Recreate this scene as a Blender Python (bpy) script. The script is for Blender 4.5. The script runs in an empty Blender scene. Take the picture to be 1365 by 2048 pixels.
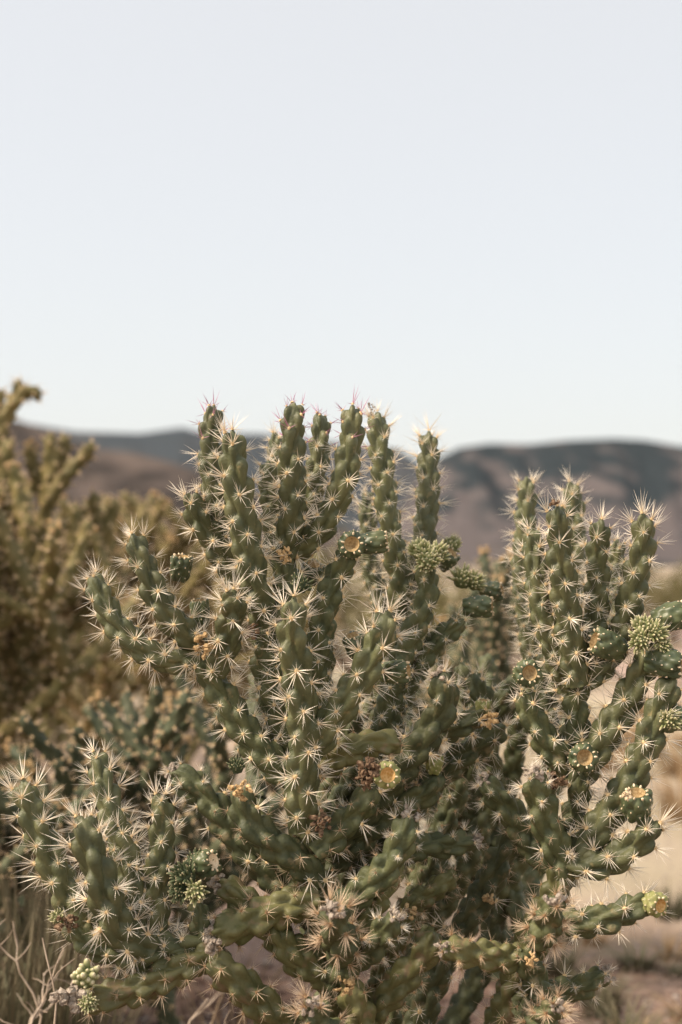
import bpy, math, random
import numpy as np
from mathutils import Vector, Matrix

# ------------------------------------------------------------------ camera, sky, sun, exposure
scene = bpy.context.scene
C = bpy.context.collection
W, H, LENS = 1365, 2048, 50.0
FPX = H * LENS / 36.0
CAMZ = 0.85
HORIZON = 1130
TILT = math.atan((HORIZON - H / 2) / FPX)
cam = bpy.data.cameras.new('camera')
cam.sensor_fit = 'VERTICAL'; cam.sensor_height = 36.0; cam.lens = LENS
cam.clip_start = 0.05; cam.clip_end = 20000
cam.dof.use_dof = True; cam.dof.focus_distance = 1.42; cam.dof.aperture_fstop = 3.8
camo = bpy.data.objects.new('camera', cam); C.objects.link(camo)
camo.location = (0, 0, CAMZ); camo.rotation_euler = (math.pi / 2 + TILT, 0, 0)
scene.camera = camo

SUN_EL, SUN_AZ = math.radians(47), math.radians(252)   # azimuth from +Y clockwise: veiled sun high to the left
world = bpy.data.worlds.new('World'); scene.world = world; world.use_nodes = True
wn, wl = world.node_tree.nodes, world.node_tree.links
sky = wn.new('ShaderNodeTexSky'); sky.sky_type = 'NISHITA'; sky.sun_disc = False
sky.sun_elevation = SUN_EL; sky.sun_rotation = SUN_AZ; sky.air_density = 1.0; sky.dust_density = 2.5; sky.ozone_density = 1.0
mixn = wn.new('ShaderNodeMix'); mixn.data_type = 'RGBA'; mixn.inputs['Factor'].default_value = 0.5
mixn.inputs[7].default_value = (10.75, 10.4, 9.75, 1)     # thin high cloud over the whole sky
wl.new(sky.outputs[0], mixn.inputs[6]); wl.new(mixn.outputs[2], wn['Background'].inputs[0])
wn['Background'].inputs[1].default_value = 0.10

sun = bpy.data.lights.new('sun', 'SUN'); sun.energy = 4.6; sun.angle = math.radians(16); sun.color = (1.0, 0.84, 0.66)
suno = bpy.data.objects.new('sun', sun); C.objects.link(suno)
sd = Vector((math.sin(SUN_AZ) * math.cos(SUN_EL), math.cos(SUN_AZ) * math.cos(SUN_EL), math.sin(SUN_EL)))
suno.rotation_euler = sd.to_track_quat('Z', 'Y').to_euler(); suno.location = (-3, -3, 5)

vs = scene.view_settings
vs.view_transform = 'Standard'; vs.look = 'None'; vs.exposure = 0.38; vs.gamma = 1.0; vs.use_curve_mapping = False
scene.cycles.use_denoising = True
scene.cycles.max_bounces = 6; scene.cycles.diffuse_bounces = 3; scene.cycles.volume_bounces = 0

# ------------------------------------------------------------------ helpers
ct, st = math.cos(TILT), math.sin(TILT)
def at(x, y, Y):
    """pixel of the photograph + distance along the ground -> world point"""
    dx, dz = (x - W / 2) / FPX, (H / 2 - y) / FPX
    d = np.array([dx, ct - dz * st, st + dz * ct])
    return np.array([0, 0, CAMZ]) + d * (Y / d[1])
def px_of(P):
    q = np.asarray(P) - np.array([0, 0, CAMZ])
    f = q[1] * ct + q[2] * st; u = -q[1] * st + q[2] * ct
    return W / 2 + FPX * q[0] / f, H / 2 - FPX * u / f

def tag(o, label=None, cat=None, group=None, kind=None):
    if label: o['label'] = label
    if cat: o['category'] = cat
    if group: o['group'] = group
    if kind: o['kind'] = kind
    return o
def empty(name, loc, label, cat, group=None):
    o = bpy.data.objects.new(name, None); C.objects.link(o); o.location = loc; o.empty_display_size = 0.05
    return tag(o, label, cat, group)
def link(name, me, parent=None, loc=(0, 0, 0)):
    o = bpy.data.objects.new(name, me); C.objects.link(o); o.location = loc
    if parent: o.parent = parent
    return o
def np_mesh(name, V, faces, mats, midx=None, attr=None, smooth=True):
    """faces: list of (m,k) int arrays; midx: list of material index (scalar or array) for each"""
    me = bpy.data.meshes.new(name)
    V = np.asarray(V, dtype=np.float32)
    me.vertices.add(len(V)); me.vertices.foreach_set('co', V.ravel())
    nl = sum(f.size for f in faces); nf = sum(len(f) for f in faces)
    me.loops.add(nl); me.polygons.add(nf)
    me.loops.foreach_set('vertex_index', np.concatenate([f.ravel() for f in faces]).astype(np.int32))
    tot = np.concatenate([np.full(len(f), f.shape[1]) for f in faces]).astype(np.int32)
    me.polygons.foreach_set('loop_start', (np.cumsum(tot) - tot).astype(np.int32))
    if midx is not None:
        me.polygons.foreach_set('material_index', np.concatenate([np.broadcast_to(m, len(f)) for m, f in zip(midx, faces)]).astype(np.int32))
    me.update(calc_edges=True)
    me.polygons.foreach_set('use_smooth', np.full(nf, smooth))
    if attr is not None:
        a = me.attributes.new('t', 'FLOAT', 'POINT'); a.data.foreach_set('value', np.asarray(attr, dtype=np.float32))
    for m in mats: me.materials.append(m)
    me.validate()
    return me
def unit(v): return v / (np.linalg.norm(v, axis=-1, keepdims=True) + 1e-12)
def catmull(P, n=12):
    P = np.asarray(P, float)
    if len(P) == 2: return P[0] + (P[1] - P[0]) * np.linspace(0, 1, n)[:, None]
    Q = np.vstack([2 * P[0] - P[1], P, 2 * P[-1] - P[-2]]); out = []
    t = np.linspace(0, 1, n, endpoint=False)[:, None]
    for i in range(1, len(Q) - 2):
        a, b, c, d = Q[i - 1], Q[i], Q[i + 1], Q[i + 2]
        out.append(0.5 * (2 * b + (c - a) * t + (2 * a - 5 * b + 4 * c - d) * t ** 2 + (3 * b - a - 3 * c + d) * t ** 3))
    out.append(P[-1:]); return np.vstack(out)

# ------------------------------------------------------------------ materials
def mat(name, col, rough=0.7, col2=None, scale=30, spec=0.3, bump=0.0, bscale=None, rand=0.0, detail=4, lo=.35, hi=.65, sheen=0, trans=0, scar=None):
    m = bpy.data.materials.new(name); m.use_nodes = True
    n, l = m.node_tree.nodes, m.node_tree.links; b = n['Principled BSDF']
    b.inputs['Roughness'].default_value = rough; b.inputs['Specular IOR Level'].default_value = spec
    tc = n.new('ShaderNodeTexCoord'); out = None
    if col2:
        nz = n.new('ShaderNodeTexNoise'); nz.inputs['Scale'].default_value = scale; nz.inputs['Detail'].default_value = detail
        l.new(tc.outputs['Object'], nz.inputs['Vector'])
        r = n.new('ShaderNodeValToRGB'); r.color_ramp.elements[0].color = (*col, 1); r.color_ramp.elements[1].color = (*col2, 1)
        r.color_ramp.elements[0].position = lo; r.color_ramp.elements[1].position = hi
        l.new(nz.outputs['Fac'], r.inputs[0]); out = r.outputs[0]
    else:
        b.inputs['Base Color'].default_value = (*col, 1)
    if scar:
        ns = n.new('ShaderNodeTexNoise'); ns.inputs['Scale'].default_value = scar[0]; ns.inputs['Detail'].default_value = 7; l.new(tc.outputs['Object'], ns.inputs['Vector'])
        rs = n.new('ShaderNodeMapRange'); rs.inputs['From Min'].default_value = scar[2]; rs.inputs['From Max'].default_value = scar[2] + .09; rs.inputs['To Max'].default_value = .85; l.new(ns.outputs['Fac'], rs.inputs[0])
        ms = n.new('ShaderNodeMix'); ms.data_type = 'RGBA'; l.new(rs.outputs[0], ms.inputs[0]); l.new(out, ms.inputs[6]); ms.inputs[7].default_value = (*scar[1], 1); out = ms.outputs[2]
    if rand:
        oi = n.new('ShaderNodeObjectInfo'); hs = n.new('ShaderNodeHueSaturation')
        mr = n.new('ShaderNodeMapRange'); mr.inputs['To Min'].default_value = 1 - rand; mr.inputs['To Max'].default_value = 1 + rand
        l.new(oi.outputs['Random'], mr.inputs[0]); l.new(mr.outputs[0], hs.inputs['Value'])
        if out: l.new(out, hs.inputs['Color'])
        else: hs.inputs['Color'].default_value = (*col, 1)
        out = hs.outputs[0]
    if out: l.new(out, b.inputs['Base Color'])
    if bump:
        nb = n.new('ShaderNodeTexNoise'); nb.inputs['Scale'].default_value = bscale or scale * 4; nb.inputs['Detail'].default_value = 6
        l.new(tc.outputs['Object'], nb.inputs['Vector'])
        bp = n.new('ShaderNodeBump'); bp.inputs['Strength'].default_value = bump; bp.inputs['Distance'].default_value = 0.004
        l.new(nb.outputs['Fac'], bp.inputs['Height']); l.new(bp.outputs[0], b.inputs['Normal'])
    if trans:
        b.inputs['Subsurface Weight'].default_value = trans; b.inputs['Subsurface Radius'].default_value = (.004, .006, .002); b.inputs['Subsurface Scale'].default_value = .5
    return m
def ramp_mat(name, stops, rough=0.6, spec=0.2):
    """colour runs along attribute t (0 = root, 1 = tip)"""
    m = bpy.data.materials.new(name); m.use_nodes = True
    n, l = m.node_tree.nodes, m.node_tree.links; b = n['Principled BSDF']
    b.inputs['Roughness'].default_value = rough; b.inputs['Specular IOR Level'].default_value = spec
    a = n.new('ShaderNodeAttribute'); a.attribute_name = 't'; r = n.new('ShaderNodeValToRGB'); cr = r.color_ramp
    while len(cr.elements) < len(stops): cr.elements.new(0.5)
    for e, (p, c) in zip(cr.elements, stops): e.position = p; e.color = (*c, 1)
    l.new(a.outputs['Fac'], r.inputs[0]); l.new(r.outputs[0], b.inputs['Base Color'])
    return m
M = {}
M['young'] = mat('cactus_skin_young', (.072, .082, .038), .50, (.124, .126, .058), 55, .40, .22, 420, rand=.16, scar=(95, (.21, .175, .085), .62))
M['mid'] = mat('cactus_skin_mid', (.062, .073, .034), .54, (.106, .112, .050), 60, .35, .26, 420, rand=.18, scar=(80, (.19, .155, .08), .60))
M['old'] = mat('cactus_skin_old', (.105, .108, .042), .48, (.168, .158, .066), 45, .35, .24, 260, rand=.2, scar=(70, (.20, .145, .08), .56))
M['bg'] = mat('cactus_skin_distant', (.112, .098, .037), .55, (.225, .178, .076), 30, .2, rand=.25)
M['bgdark'] = mat('cactus_skin_teal', (.060, .072, .042), .55, (.105, .112, .064), 30, .2, rand=.2)
M['spine'] = ramp_mat('spine_ivory', [(0, (.60, .38, .17)), (.2, (.84, .72, .55)), (.75, (.88, .82, .73)), (1, (.78, .62, .42))], .45)
M['spineold'] = ramp_mat('spine_straw', [(0, (.30, .17, .08)), (.3, (.55, .40, .26)), (.8, (.68, .54, .40)), (1, (.34, .20, .11))], .5)
M['spinepink'] = ramp_mat('spine_magenta', [(0, (.62, .40, .28)), (.15, (.46, .20, .28)), (.7, (.46, .20, .33)), (1, (.50, .28, .40))], .45)
M['felt'] = mat('areole_felt', (.60, .43, .22), .95, (.76, .60, .36), 900, .05)
M['feltold'] = mat('areole_felt_old', (.16, .10, .055), .95, (.40, .26, .14), 900, .05)
M['fruit'] = mat('fruit_skin_dark', (.050, .070, .036), .40, (.105, .120, .055), 70, .4, .06, 300, rand=.2)
M['fruitlight'] = mat('fruit_skin_yellow_green', (.20, .22, .075), .45, (.30, .29, .12), 70, .35, .06, 300)
M['pad'] = mat('areole_cream', (.66, .50, .32), .9, (.80, .68, .50), 700, .05)
M['cup'] = mat('fruit_cup', (.30, .20, .095), .9, (.50, .37, .20), 420, .05, .5, 900)
M['cuporange'] = mat('fruit_cup_orange', (.56, .32, .10), .85, (.74, .52, .25), 420, .05, .5, 900)
M['bud'] = ramp_mat('bud_green', [(0, (.11, .13, .055)), (.55, (.25, .265, .12)), (.82, (.42, .40, .22)), (1, (.78, .68, .48))], .5)
M['buddark'] = ramp_mat('bud_dark', [(0, (.04, .055, .03)), (.7, (.09, .11, .055)), (.9, (.13, .14, .075)), (1, (.70, .55, .36))], .5)
M['dry'] = mat('dry_tissue', (.42, .28, .14), .95, (.68, .48, .26), 300, .05, .5, 600, rand=.25)
M['drygrey'] = mat('dry_tissue_grey', (.26, .21, .17), .95, (.50, .43, .36), 300, .05, .5, 600)
M['drybrown'] = mat('dry_flower_brown', (.075, .045, .030), .95, (.30, .20, .13), 260, .05, .5, 600)

# ------------------------------------------------------------------ spine clusters (rosettes of spines on a felt pad)
def spine_arrays(base, tip, w, simple=False):
    d = unit(tip - base); a = unit(np.cross(d, np.array([.3, .5, .81]))); b = np.cross(d, a)
    ang = np.arange(3) * 2 * math.pi / 3
    ring = np.cos(ang)[:, None] * a + np.sin(ang)[:, None] * b
    i = np.arange(3); j = (i + 1) % 3
    if simple:
        V = np.vstack([base + ring * w, tip[None]]); F = np.stack([i, j, np.full(3, 3)], 1); t = np.array([.3, .3, .3, 1.])
        return V, F, t
    mid = base + (tip - base) * .35
    V = np.vstack([base + ring * w * .8, mid + ring * w, tip[None]])
    F = np.vstack([np.stack([i, j, j + 3], 1), np.stack([i, j + 3, i + 3], 1), np.stack([i + 3, j + 3, np.full(3, 6)], 1)])
    t = np.array([0, 0, 0, .4, .4, .4, 1.])
    return V, F, t
def dome_arrays(r, h, nu=7, nv=3):
    ph = np.linspace(0, math.pi / 2, nv + 1)[:-1]; th = np.arange(nu) * 2 * math.pi / nu
    V = np.array([[r * math.cos(p) * math.cos(a), r * math.cos(p) * math.sin(a), h * math.sin(p)] for p in ph for a in th] + [[0, 0, h]])
    F = []
    for v in range(nv - 1):
        for u in range(nu):
            a, b, c, d = v * nu + u, v * nu + (u + 1) % nu, (v + 1) * nu + (u + 1) % nu, (v + 1) * nu + u
            F += [[a, b, c], [a, c, d]]
    for u in range(nu): F.append([(nv - 1) * nu + u, (nv - 1) * nu + (u + 1) % nu, nv * nu])
    return V, np.array(F)
def cluster_arrays(seed, n_c, n_r, ln, w, felt, simple=False, upness=0.0, spread=1.0):
    """unit cluster: Z out of the stem, Y towards the stem tip; 1 unit = stem radius"""
    r = random.Random(seed); Vs, Fs, ts, ms = [], [], [], []; o = 0
    if felt:
        V, F = dome_arrays(felt * .8, felt * .9, *((4, 2) if simple else (6, 3))); V = V * np.array([1, 1.35, 1]) - np.array([0, 0, felt * .15])
        Vs.append(V); Fs.append(F); ts.append(np.zeros(len(V))); ms.append(np.full(len(F), 1)); o = len(V)
    dirs = []
    for k in range(n_c):
        a = r.uniform(0, 2 * math.pi); th = math.radians(r.uniform(6, 46)) * spread; a = a if r.random() < .5 else r.uniform(math.pi, 2 * math.pi)
        dirs.append((a, th, ln * r.uniform(.5, 1.15), r.uniform(.8, 1.15)))
    for k in range(n_r):
        a = 2 * math.pi * (k + r.uniform(-.3, .3)) / n_r; th = math.radians(r.uniform(56, 82)) * spread
        f = 1.0 if math.sin(a) < .3 else .62
        dirs.append((a, th, ln * r.uniform(.34, .68) * f, .8))
    for a, th, L, ww in dirs:
        d = np.array([math.sin(th) * math.cos(a), math.sin(th) * math.sin(a) + upness, math.cos(th)]); d = unit(d)
        b = np.array([d[0], d[1], .2]) * felt * .5
        V, F, t = spine_arrays(b, b + d * L, w * ww, simple)
        Vs.append(V); Fs.append(F + o); ts.append(t); ms.append(np.zeros(len(F), int)); o += len(V)
    return np.vstack(Vs), np.vstack(Fs), np.concatenate(ts), np.concatenate(ms)
CL = {}
for i in range(10):
    CL['young', i] = cluster_arrays(i, 8, 10, 1.52, .0185, .145)
    CL['tip', i] = cluster_arrays(50 + i, 11, 8, 1.62, .0205, .14, upness=.25)
    CL['mid', i] = cluster_arrays(100 + i, 6, 9, 1.25, .019, .15)
    CL['old', i] = cluster_arrays(200 + i, 4, 6, 1.0, .020, .11, simple=True)
    CL['dense', i] = cluster_arrays(300 + i, 14, 12, 1.30, .020, .15)
    CL['bg', i] = cluster_arrays(400 + i, 3, 3, .85, .045, .2, simple=True)
CLMATS = {'young': ('spine', 'felt'), 'tip': ('spine', 'felt'), 'mid': ('spine', 'felt'), 'old': ('spineold', 'feltold'),
          'dense': ('spine', 'felt'), 'bg': ('spineold', 'felt'), 'pink': ('spinepink', 'felt'), 'denseold': ('spineold', 'feltold')}
for i in range(10):
    CL['pink', i] = cluster_arrays(500 + i, 3, 3, 1.35, .026, .15, upness=.35); CL['denseold', i] = CL['dense', i]
_clmesh = {}
def cluster_mesh(kind, i):
    if (kind, i) not in _clmesh:
        V, F, t, m = CL[kind, i]
        me = np_mesh('spine_cluster', V, [F], [M[k] for k in CLMATS[kind]], [m], t, smooth=False)
        _clmesh[kind, i] = me
    return _clmesh[kind, i]

# ------------------------------------------------------------------ tubercled stems
KIND = {  # amp, core, tubercle length, half width, spacing (all in stem radii)
    'young': (.60, .47, 2.20, .48, .295), 'mid': (.55, .52, 1.9, .46, .262), 'old': (.44, .62, 1.35, .41, .205), 'bg': (.50, .56, 2.1, .52, .38)}
DIV = {'young': 136.2, 'mid': 136.6, 'old': 137.5, 'bg': 137.}
def frames(P):
    T = unit(np.gradient(P, axis=0)); N = np.zeros_like(T)
    ref = np.array([0., -1., 0.]) if abs(T[0][1]) < .9 else np.array([0., 0., 1.])
    n = unit(np.cross(T[0], np.cross(ref, T[0])))
    for i in range(len(T)):
        n = unit(n - T[i] * np.dot(n, T[i])); N[i] = n
    return T, N, np.cross(T, N)
def stem_geometry(path, R, kind, seed, nu=50, fine=6.6, tipkind='dome', R_base=None):
    """path: world points root -> tip. Returns V, quads, areole list (pos, X, Y, Z, size, j-from-tip)"""
    amp, core, L, Wd, h = KIND[kind]; rg = random.Random(seed); GA = math.radians(DIV[kind] + rg.uniform(-.8, .8))
    P = catmull(path, 14); seg = np.linalg.norm(np.diff(P, axis=0), axis=1); S = seg.sum()
    s_p = np.concatenate([[0], np.cumsum(seg)]); T, N, B = frames(P)
    itp = lambda A, s: np.stack([np.interp(s, s_p, A[:, k]) for k in range(3)], -1)
    Rb = R_base or R
    ld = min(1.15 * R, S * .45)
    nb = max(5, int((S - ld) / R * fine)); sb = np.linspace(0, S - ld, nb); ph = np.linspace(0, math.radians(87), max(5, int(fine * 1.7)))[1:]
    sv = np.concatenate([sb, S - ld + ld * np.sin(ph)]); phi = np.concatenate([np.zeros(nb), ph])
    wav = [rg.uniform(-.05, .05), rg.uniform(0, 6), rg.uniform(.25, .5)]
    def Rs(s):
        u = np.clip(s / (1.8 * R), 0, 1); neck = .78 + .22 * u * u * (3 - 2 * u)
        return (Rb + (R * .95 - Rb) * s / S) * neck * (1 + wav[0] * np.sin(wav[1] + s / R * wav[2]))
    th = np.arange(nu) * 2 * math.pi / nu
    # areoles
    hh = h * R; J = 0; ar = []
    a0 = rg.uniform(0, 6.28); hand = rg.choice((-1, 1))
    j = 0
    while True:
        g = hh * (j + .6) * min(1, .38 + .62 * j / 11)
        if g > S + L * R: break
        ar.append((S - g, a0 + hand * GA * j + rg.uniform(-.06, .06), min(1, .42 + .58 * j / 9) * rg.uniform(.93, 1.07), j)); j += 1
    ar_s = np.array([a[0] for a in ar]); ar_t = np.array([a[1] for a in ar]); ar_z = np.array([a[2] for a in ar])
    def bump(s, theta, ph_):   # arrays (...): smooth half-ellipsoid tubercles, the areole near the upper end
        s_ = s[..., None]; t = (ar_s - s_) / (L * R * ar_z)
        up = np.sqrt(np.clip(1 - ((t - .16) / .30) ** 2, 0, 1)); dn = np.clip((t - .16) / .84, 0, 1); lo = t > .16
        p = np.where(lo, np.clip(1 - dn ** 1.25, 0, 1), up) * (t < 1); w = Wd * ar_z * np.where(lo, 1 - .72 * dn, .25 + .75 * up) + 1e-4
        da = (theta[..., None] - ar_t + math.pi) % (2 * math.pi) - math.pi
        a = da * (core + .2) * np.cos(ph_)[..., None]
        f = p * np.sqrt(np.clip(1 - (a / w) ** 2, 0, 1)) * (.5 + .5 * ar_z)
        return f.max(-1)
    SS = np.repeat(sv[:, None], nu, 1); TT = np.repeat(th[None], len(sv), 0); PP = np.repeat(phi[:, None], nu, 1)
    bm_ = bump(SS, TT, PP)
    def place(s, theta, ph_, b):
        c = itp(P, s); t_, n_, b_ = itp(T, s), itp(N, s), itp(B, s)
        rad = np.cos(theta)[..., None] * n_ + np.sin(theta)[..., None] * b_
        nrm = np.cos(ph_)[..., None] * rad + np.sin(ph_)[..., None] * t_
        r = Rs(s); u = np.clip((s - (S - 2.2 * R)) / (2.2 * R), 0, 1); u = u * u * (3 - 2 * u)
        return c + rad * (r * (core + .16 * u) * np.cos(ph_))[..., None] + nrm * (r * amp * (1 - .30 * u) * b)[..., None], nrm, t_
    V, _, _ = place(SS, TT, PP, bm_)
    n = len(sv); V = V.reshape(-1, 3)
    i = np.arange(n - 1)[:, None] * nu + np.arange(nu)[None]; k = np.arange(n - 1)[:, None] * nu + (np.arange(nu)[None] + 1) % nu
    F = np.stack([i, k, k + nu, i + nu], -1).reshape(-1, 4)
    out = []
    for (s, t, z, j) in ar:
        if s < .15 * R or s > S * .9999: continue
        sn = (s - (S - ld)) / ld; p_ = math.asin(min(1, max(0, sn)))
        s1 = np.array([s - .03 * R]); bb = bump(s1, np.array([t]), np.array([p_]))
        pos, nr, tt = place(s1, np.array([t]), np.array([p_]), np.maximum(bb, .8))
        pos, nr, tt = pos[0], nr[0], tt[0]
        Z = unit(nr + tt * (.35 if p_ < .5 else .15)); Y = unit(tt - Z * np.dot(tt, Z) + 1e-6); X = np.cross(Y, Z)
        out.append((pos, X, Y, Z, R, j))
    return V, F, out

def bake_clusters(items):
    """items: (kind, variant, pos, X, Y, Z, scale) -> joined arrays"""
    Vs, Fs, ts, ms, o = [], [], [], [], 0
    for kind, i, pos, X, Y, Z, sc in items:
        V, F, t, m = CL[kind, i]
        Vs.append(V[:, :1] * X * sc + V[:, 1:2] * Y * sc + V[:, 2:] * Z * sc + pos); Fs.append(F + o); ts.append(t)
        ms.append(m); o += len(V)
    return np.vstack(Vs), np.vstack(Fs), np.concatenate(ts), np.concatenate(ms)

# ------------------------------------------------------------------ fruits, buds, dry bits
def axes_of(d):
    d = unit(np.asarray(d, float)); a = unit(np.cross(d, [0.2, 1, .35])); return a, np.cross(d, a), d
def make_fruit(parent, base, p, d, R, L, skin='fruit', cup='cup', seed=0, tub=1.0):
    rg = random.Random(seed); X, Y, Z = axes_of(d); nu, nv = 40, 22
    tubs = [(.16 + .86 * i / 25, i * 2.39996 + rg.uniform(-.12, .12)) for i in range(26)]
    us = np.array([t[0] for t in tubs]); ts_ = np.array([t[1] for t in tubs])
    u = np.linspace(0, 1, nv); th = np.arange(nu) * 2 * math.pi / nu
    prof = lambda u: R * (.45 + .55 * np.sin(np.clip(u, 0, 1) * math.pi * .62 + .12) ** .8) * .82
    U, TH = np.meshgrid(u, th, indexing='ij')
    t = (us - U[..., None]) / .40; lp = np.where(t > .2, (t - .2) / .8, (t - .2) / .5); q = np.clip(1 - lp * lp, 0, 1)
    da = (TH[..., None] - ts_ + math.pi) % (2 * math.pi) - math.pi
    b = (np.sqrt(q) * np.clip(1 - (da / (.46 * (.35 + .65 * np.sqrt(q)))) ** 2, 0, 1) ** .6).max(-1)
    r = prof(U) * .76 + .44 * R * tub * b
    V = (np.cos(TH) * r)[..., None] * X + (np.sin(TH) * r)[..., None] * Y + (U * L)[..., None] * Z
    rim = prof(np.array(1.0)) * .70
    ring = np.cos(th)[:, None] * X * rim + np.sin(th)[:, None] * Y * rim + Z * L * .985
    V = np.vstack([V.reshape(-1, 3), ring]) + p - base
    n = nv + 1; i = np.arange(n - 1)[:, None] * nu + np.arange(nu); k = np.arange(n - 1)[:, None] * nu + (np.arange(nu) + 1) % nu
    F = np.stack([i, k, k + nu, i + nu], -1).reshape(-1, 4)
    fo = link('fruit', np_mesh('fruit', V, [F], [M[skin]]), parent)
    # dished cup
    rr = np.linspace(1.02, 0, 8); dep = -(1 - rr ** 2) * .42 * R + .02 * R * np.sin(rr * 26)
    Vc = np.vstack([np.cos(th)[:, None] * X * rim * a + np.sin(th)[:, None] * Y * rim * a + Z * (L * .985 + z) for a, z in zip(rr, dep)]) + p - base
    n = len(rr); i = np.arange(n - 1)[:, None] * nu + np.arange(nu); k = np.arange(n - 1)[:, None] * nu + (np.arange(nu) + 1) % nu
    link('cup', np_mesh('cup', Vc, [np.stack([i, k, k + nu, i + nu], -1).reshape(-1, 4)], [M[cup]]), fo)
    # cream areoles
    Vs, Fs, o = [], [], 0
    pads = [(a, b_, rg.uniform(.03, .06), 0) for a, b_ in tubs] + [(1.0, 2 * math.pi * (c + rg.uniform(-.2, .2)) / 9, rg.uniform(.06, .095), 1) for c in range(9)]
    for a, b_, sz, rimp in pads:
        Vd, Fd = dome_arrays(sz * R, sz * R * (2.4 if rimp else .9), 7, 3)
        rad = math.cos(b_) * X + math.sin(b_) * Y
        if rimp: Zd = unit(rad * rg.uniform(.5, 1.1) + Z); pos = rad * (prof(np.array(1.0)) * rg.uniform(.8, .95)) + Z * L * .97
        else: Zd = unit(rad + .35 * Z); pos = rad * (prof(np.array(a)) * .76 + .41 * R * tub) + Z * a * L
        if a > 1.02: continue
        Xd = unit(np.cross(Z, Zd)); Yd = np.cross(Zd, Xd)
        Vs.append(Vd[:, :1] * Xd + Vd[:, 1:2] * Yd * 1.5 + Vd[:, 2:] * Zd + pos + p - base); Fs.append(Fd + o); o += len(Vd)
    tag(link('areole_pads', np_mesh('areole_pads', np.vstack(Vs), [np.vstack(Fs)], [M['pad']]), fo), kind='stuff')
    return fo
def capsule(p, d, r, L):
    X, Y, Z = axes_of(d); nu = 7; prof = [(0, .75), (.35, 1), (.7, .86), (.9, .5), (1, .1)]
    th = np.arange(nu) * 2 * math.pi / nu
    V = np.vstack([np.cos(th)[:, None] * X * r * k + np.sin(th)[:, None] * Y * r * k + Z * L * z for z, k in prof]) + p
    n = len(prof); i = np.arange(n - 1)[:, None] * nu + np.arange(nu); k = np.arange(n - 1)[:, None] * nu + (np.arange(nu) + 1) % nu
    return V, np.stack([i, k, k + nu, i + nu], -1).reshape(-1, 4), np.repeat([z for z, _ in prof], nu)
def make_bud(parent, base, p, d, R, m='bud', n=56, seed=0, fl=.62, fr=.11):
    rg = random.Random(seed); X, Y, Z = axes_of(d); Vs, Fs, ts, o = [], [], [], 0
    V, F, t = capsule(p - Z * R * .5, Z, R * .72, R * 1.25); Vs.append(V); Fs.append(F); ts.append(t * .4); o = len(V)
    for i in range(n):
        z = 1 - 1.45 * (i + .5) / n; a = i * 2.39996; s = math.sqrt(max(0, 1 - z * z))
        dd = s * math.cos(a) * X + s * math.sin(a) * Y + z * Z
        d2 = unit(dd + Z * .75 + np.array([rg.gauss(0, .22) for _ in range(3)])); q = p + dd * R * .52 * np.array([1, 1, 1.]) + Z * R * .05
        V, F, t = capsule(q, d2, R * fr * rg.uniform(.7, 1.3), R * fl * rg.uniform(.4, 1.45)); Vs.append(V); Fs.append(F + o); ts.append(t); o += len(V)
    return link('flower_bud', np_mesh('flower_bud', np.vstack(Vs) - base, [np.vstack(Fs)], [M[m]], attr=np.concatenate(ts)), parent)
def make_dry(parent, base, p, R, m='dry', seed=0, name='dry_scar', n=16):
    rg = random.Random(seed); Vs, Fs, o = [], [], 0
    for i in range(n):
        dv = unit(np.array([rg.gauss(0, 1) for _ in range(3)])); q = p + dv * R * rg.uniform(.2, .75)
        V, F, t = capsule(q, unit(dv + np.array([rg.gauss(0, .5) for _ in range(3)])), R * rg.uniform(.13, .30), R * rg.uniform(.3, .65))
        V = V + np.array([[rg.gauss(0, 1) for _ in range(3)] for _ in range(len(V))]) * R * .045
        Vs.append(V); Fs.append(F + o); o += len(V)
    return link(name, np_mesh(name, np.vstack(Vs) - base, [np.vstack(Fs)], [M[m]], smooth=False), parent)

# ------------------------------------------------------------------ ground, hills (structure)
def vnoise(seed, n=24):
    r = np.random.RandomState(seed); g = r.rand(n, n)
    def f(x, y):
        xi = np.floor(x).astype(int); yi = np.floor(y).astype(int); fx = x - xi; fy = y - yi
        fx = fx * fx * (3 - 2 * fx); fy = fy * fy * (3 - 2 * fy); G = lambda a, b: g[a % n, b % n]
        return (G(xi, yi) * (1 - fx) * (1 - fy) + G(xi + 1, yi) * fx * (1 - fy) + G(xi, yi + 1) * (1 - fx) * fy + G(xi + 1, yi + 1) * fx * fy) - .5
    return f
n1, n2, n3 = vnoise(1), vnoise(2), vnoise(3)
def ground_z(x, y):
    d = np.hypot(x, y); k = np.clip(1 - d / 60, 0, 1)
    return k * (.10 * n1(x * .45 + 3, y * .45) + .035 * n2(x * 1.9, y * 1.9) + .012 * n3(x * 7, y * 7))
def grid(us, vs, fn):
    U, Vv = np.meshgrid(us, vs, indexing='ij'); P = fn(U, Vv).reshape(-1, 3); a, b = len(us), len(vs)
    i = (np.arange(a - 1)[:, None] * b + np.arange(b - 1)).ravel()
    return P, np.stack([i, i + b, i + b + 1, i + 1], -1)
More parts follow.
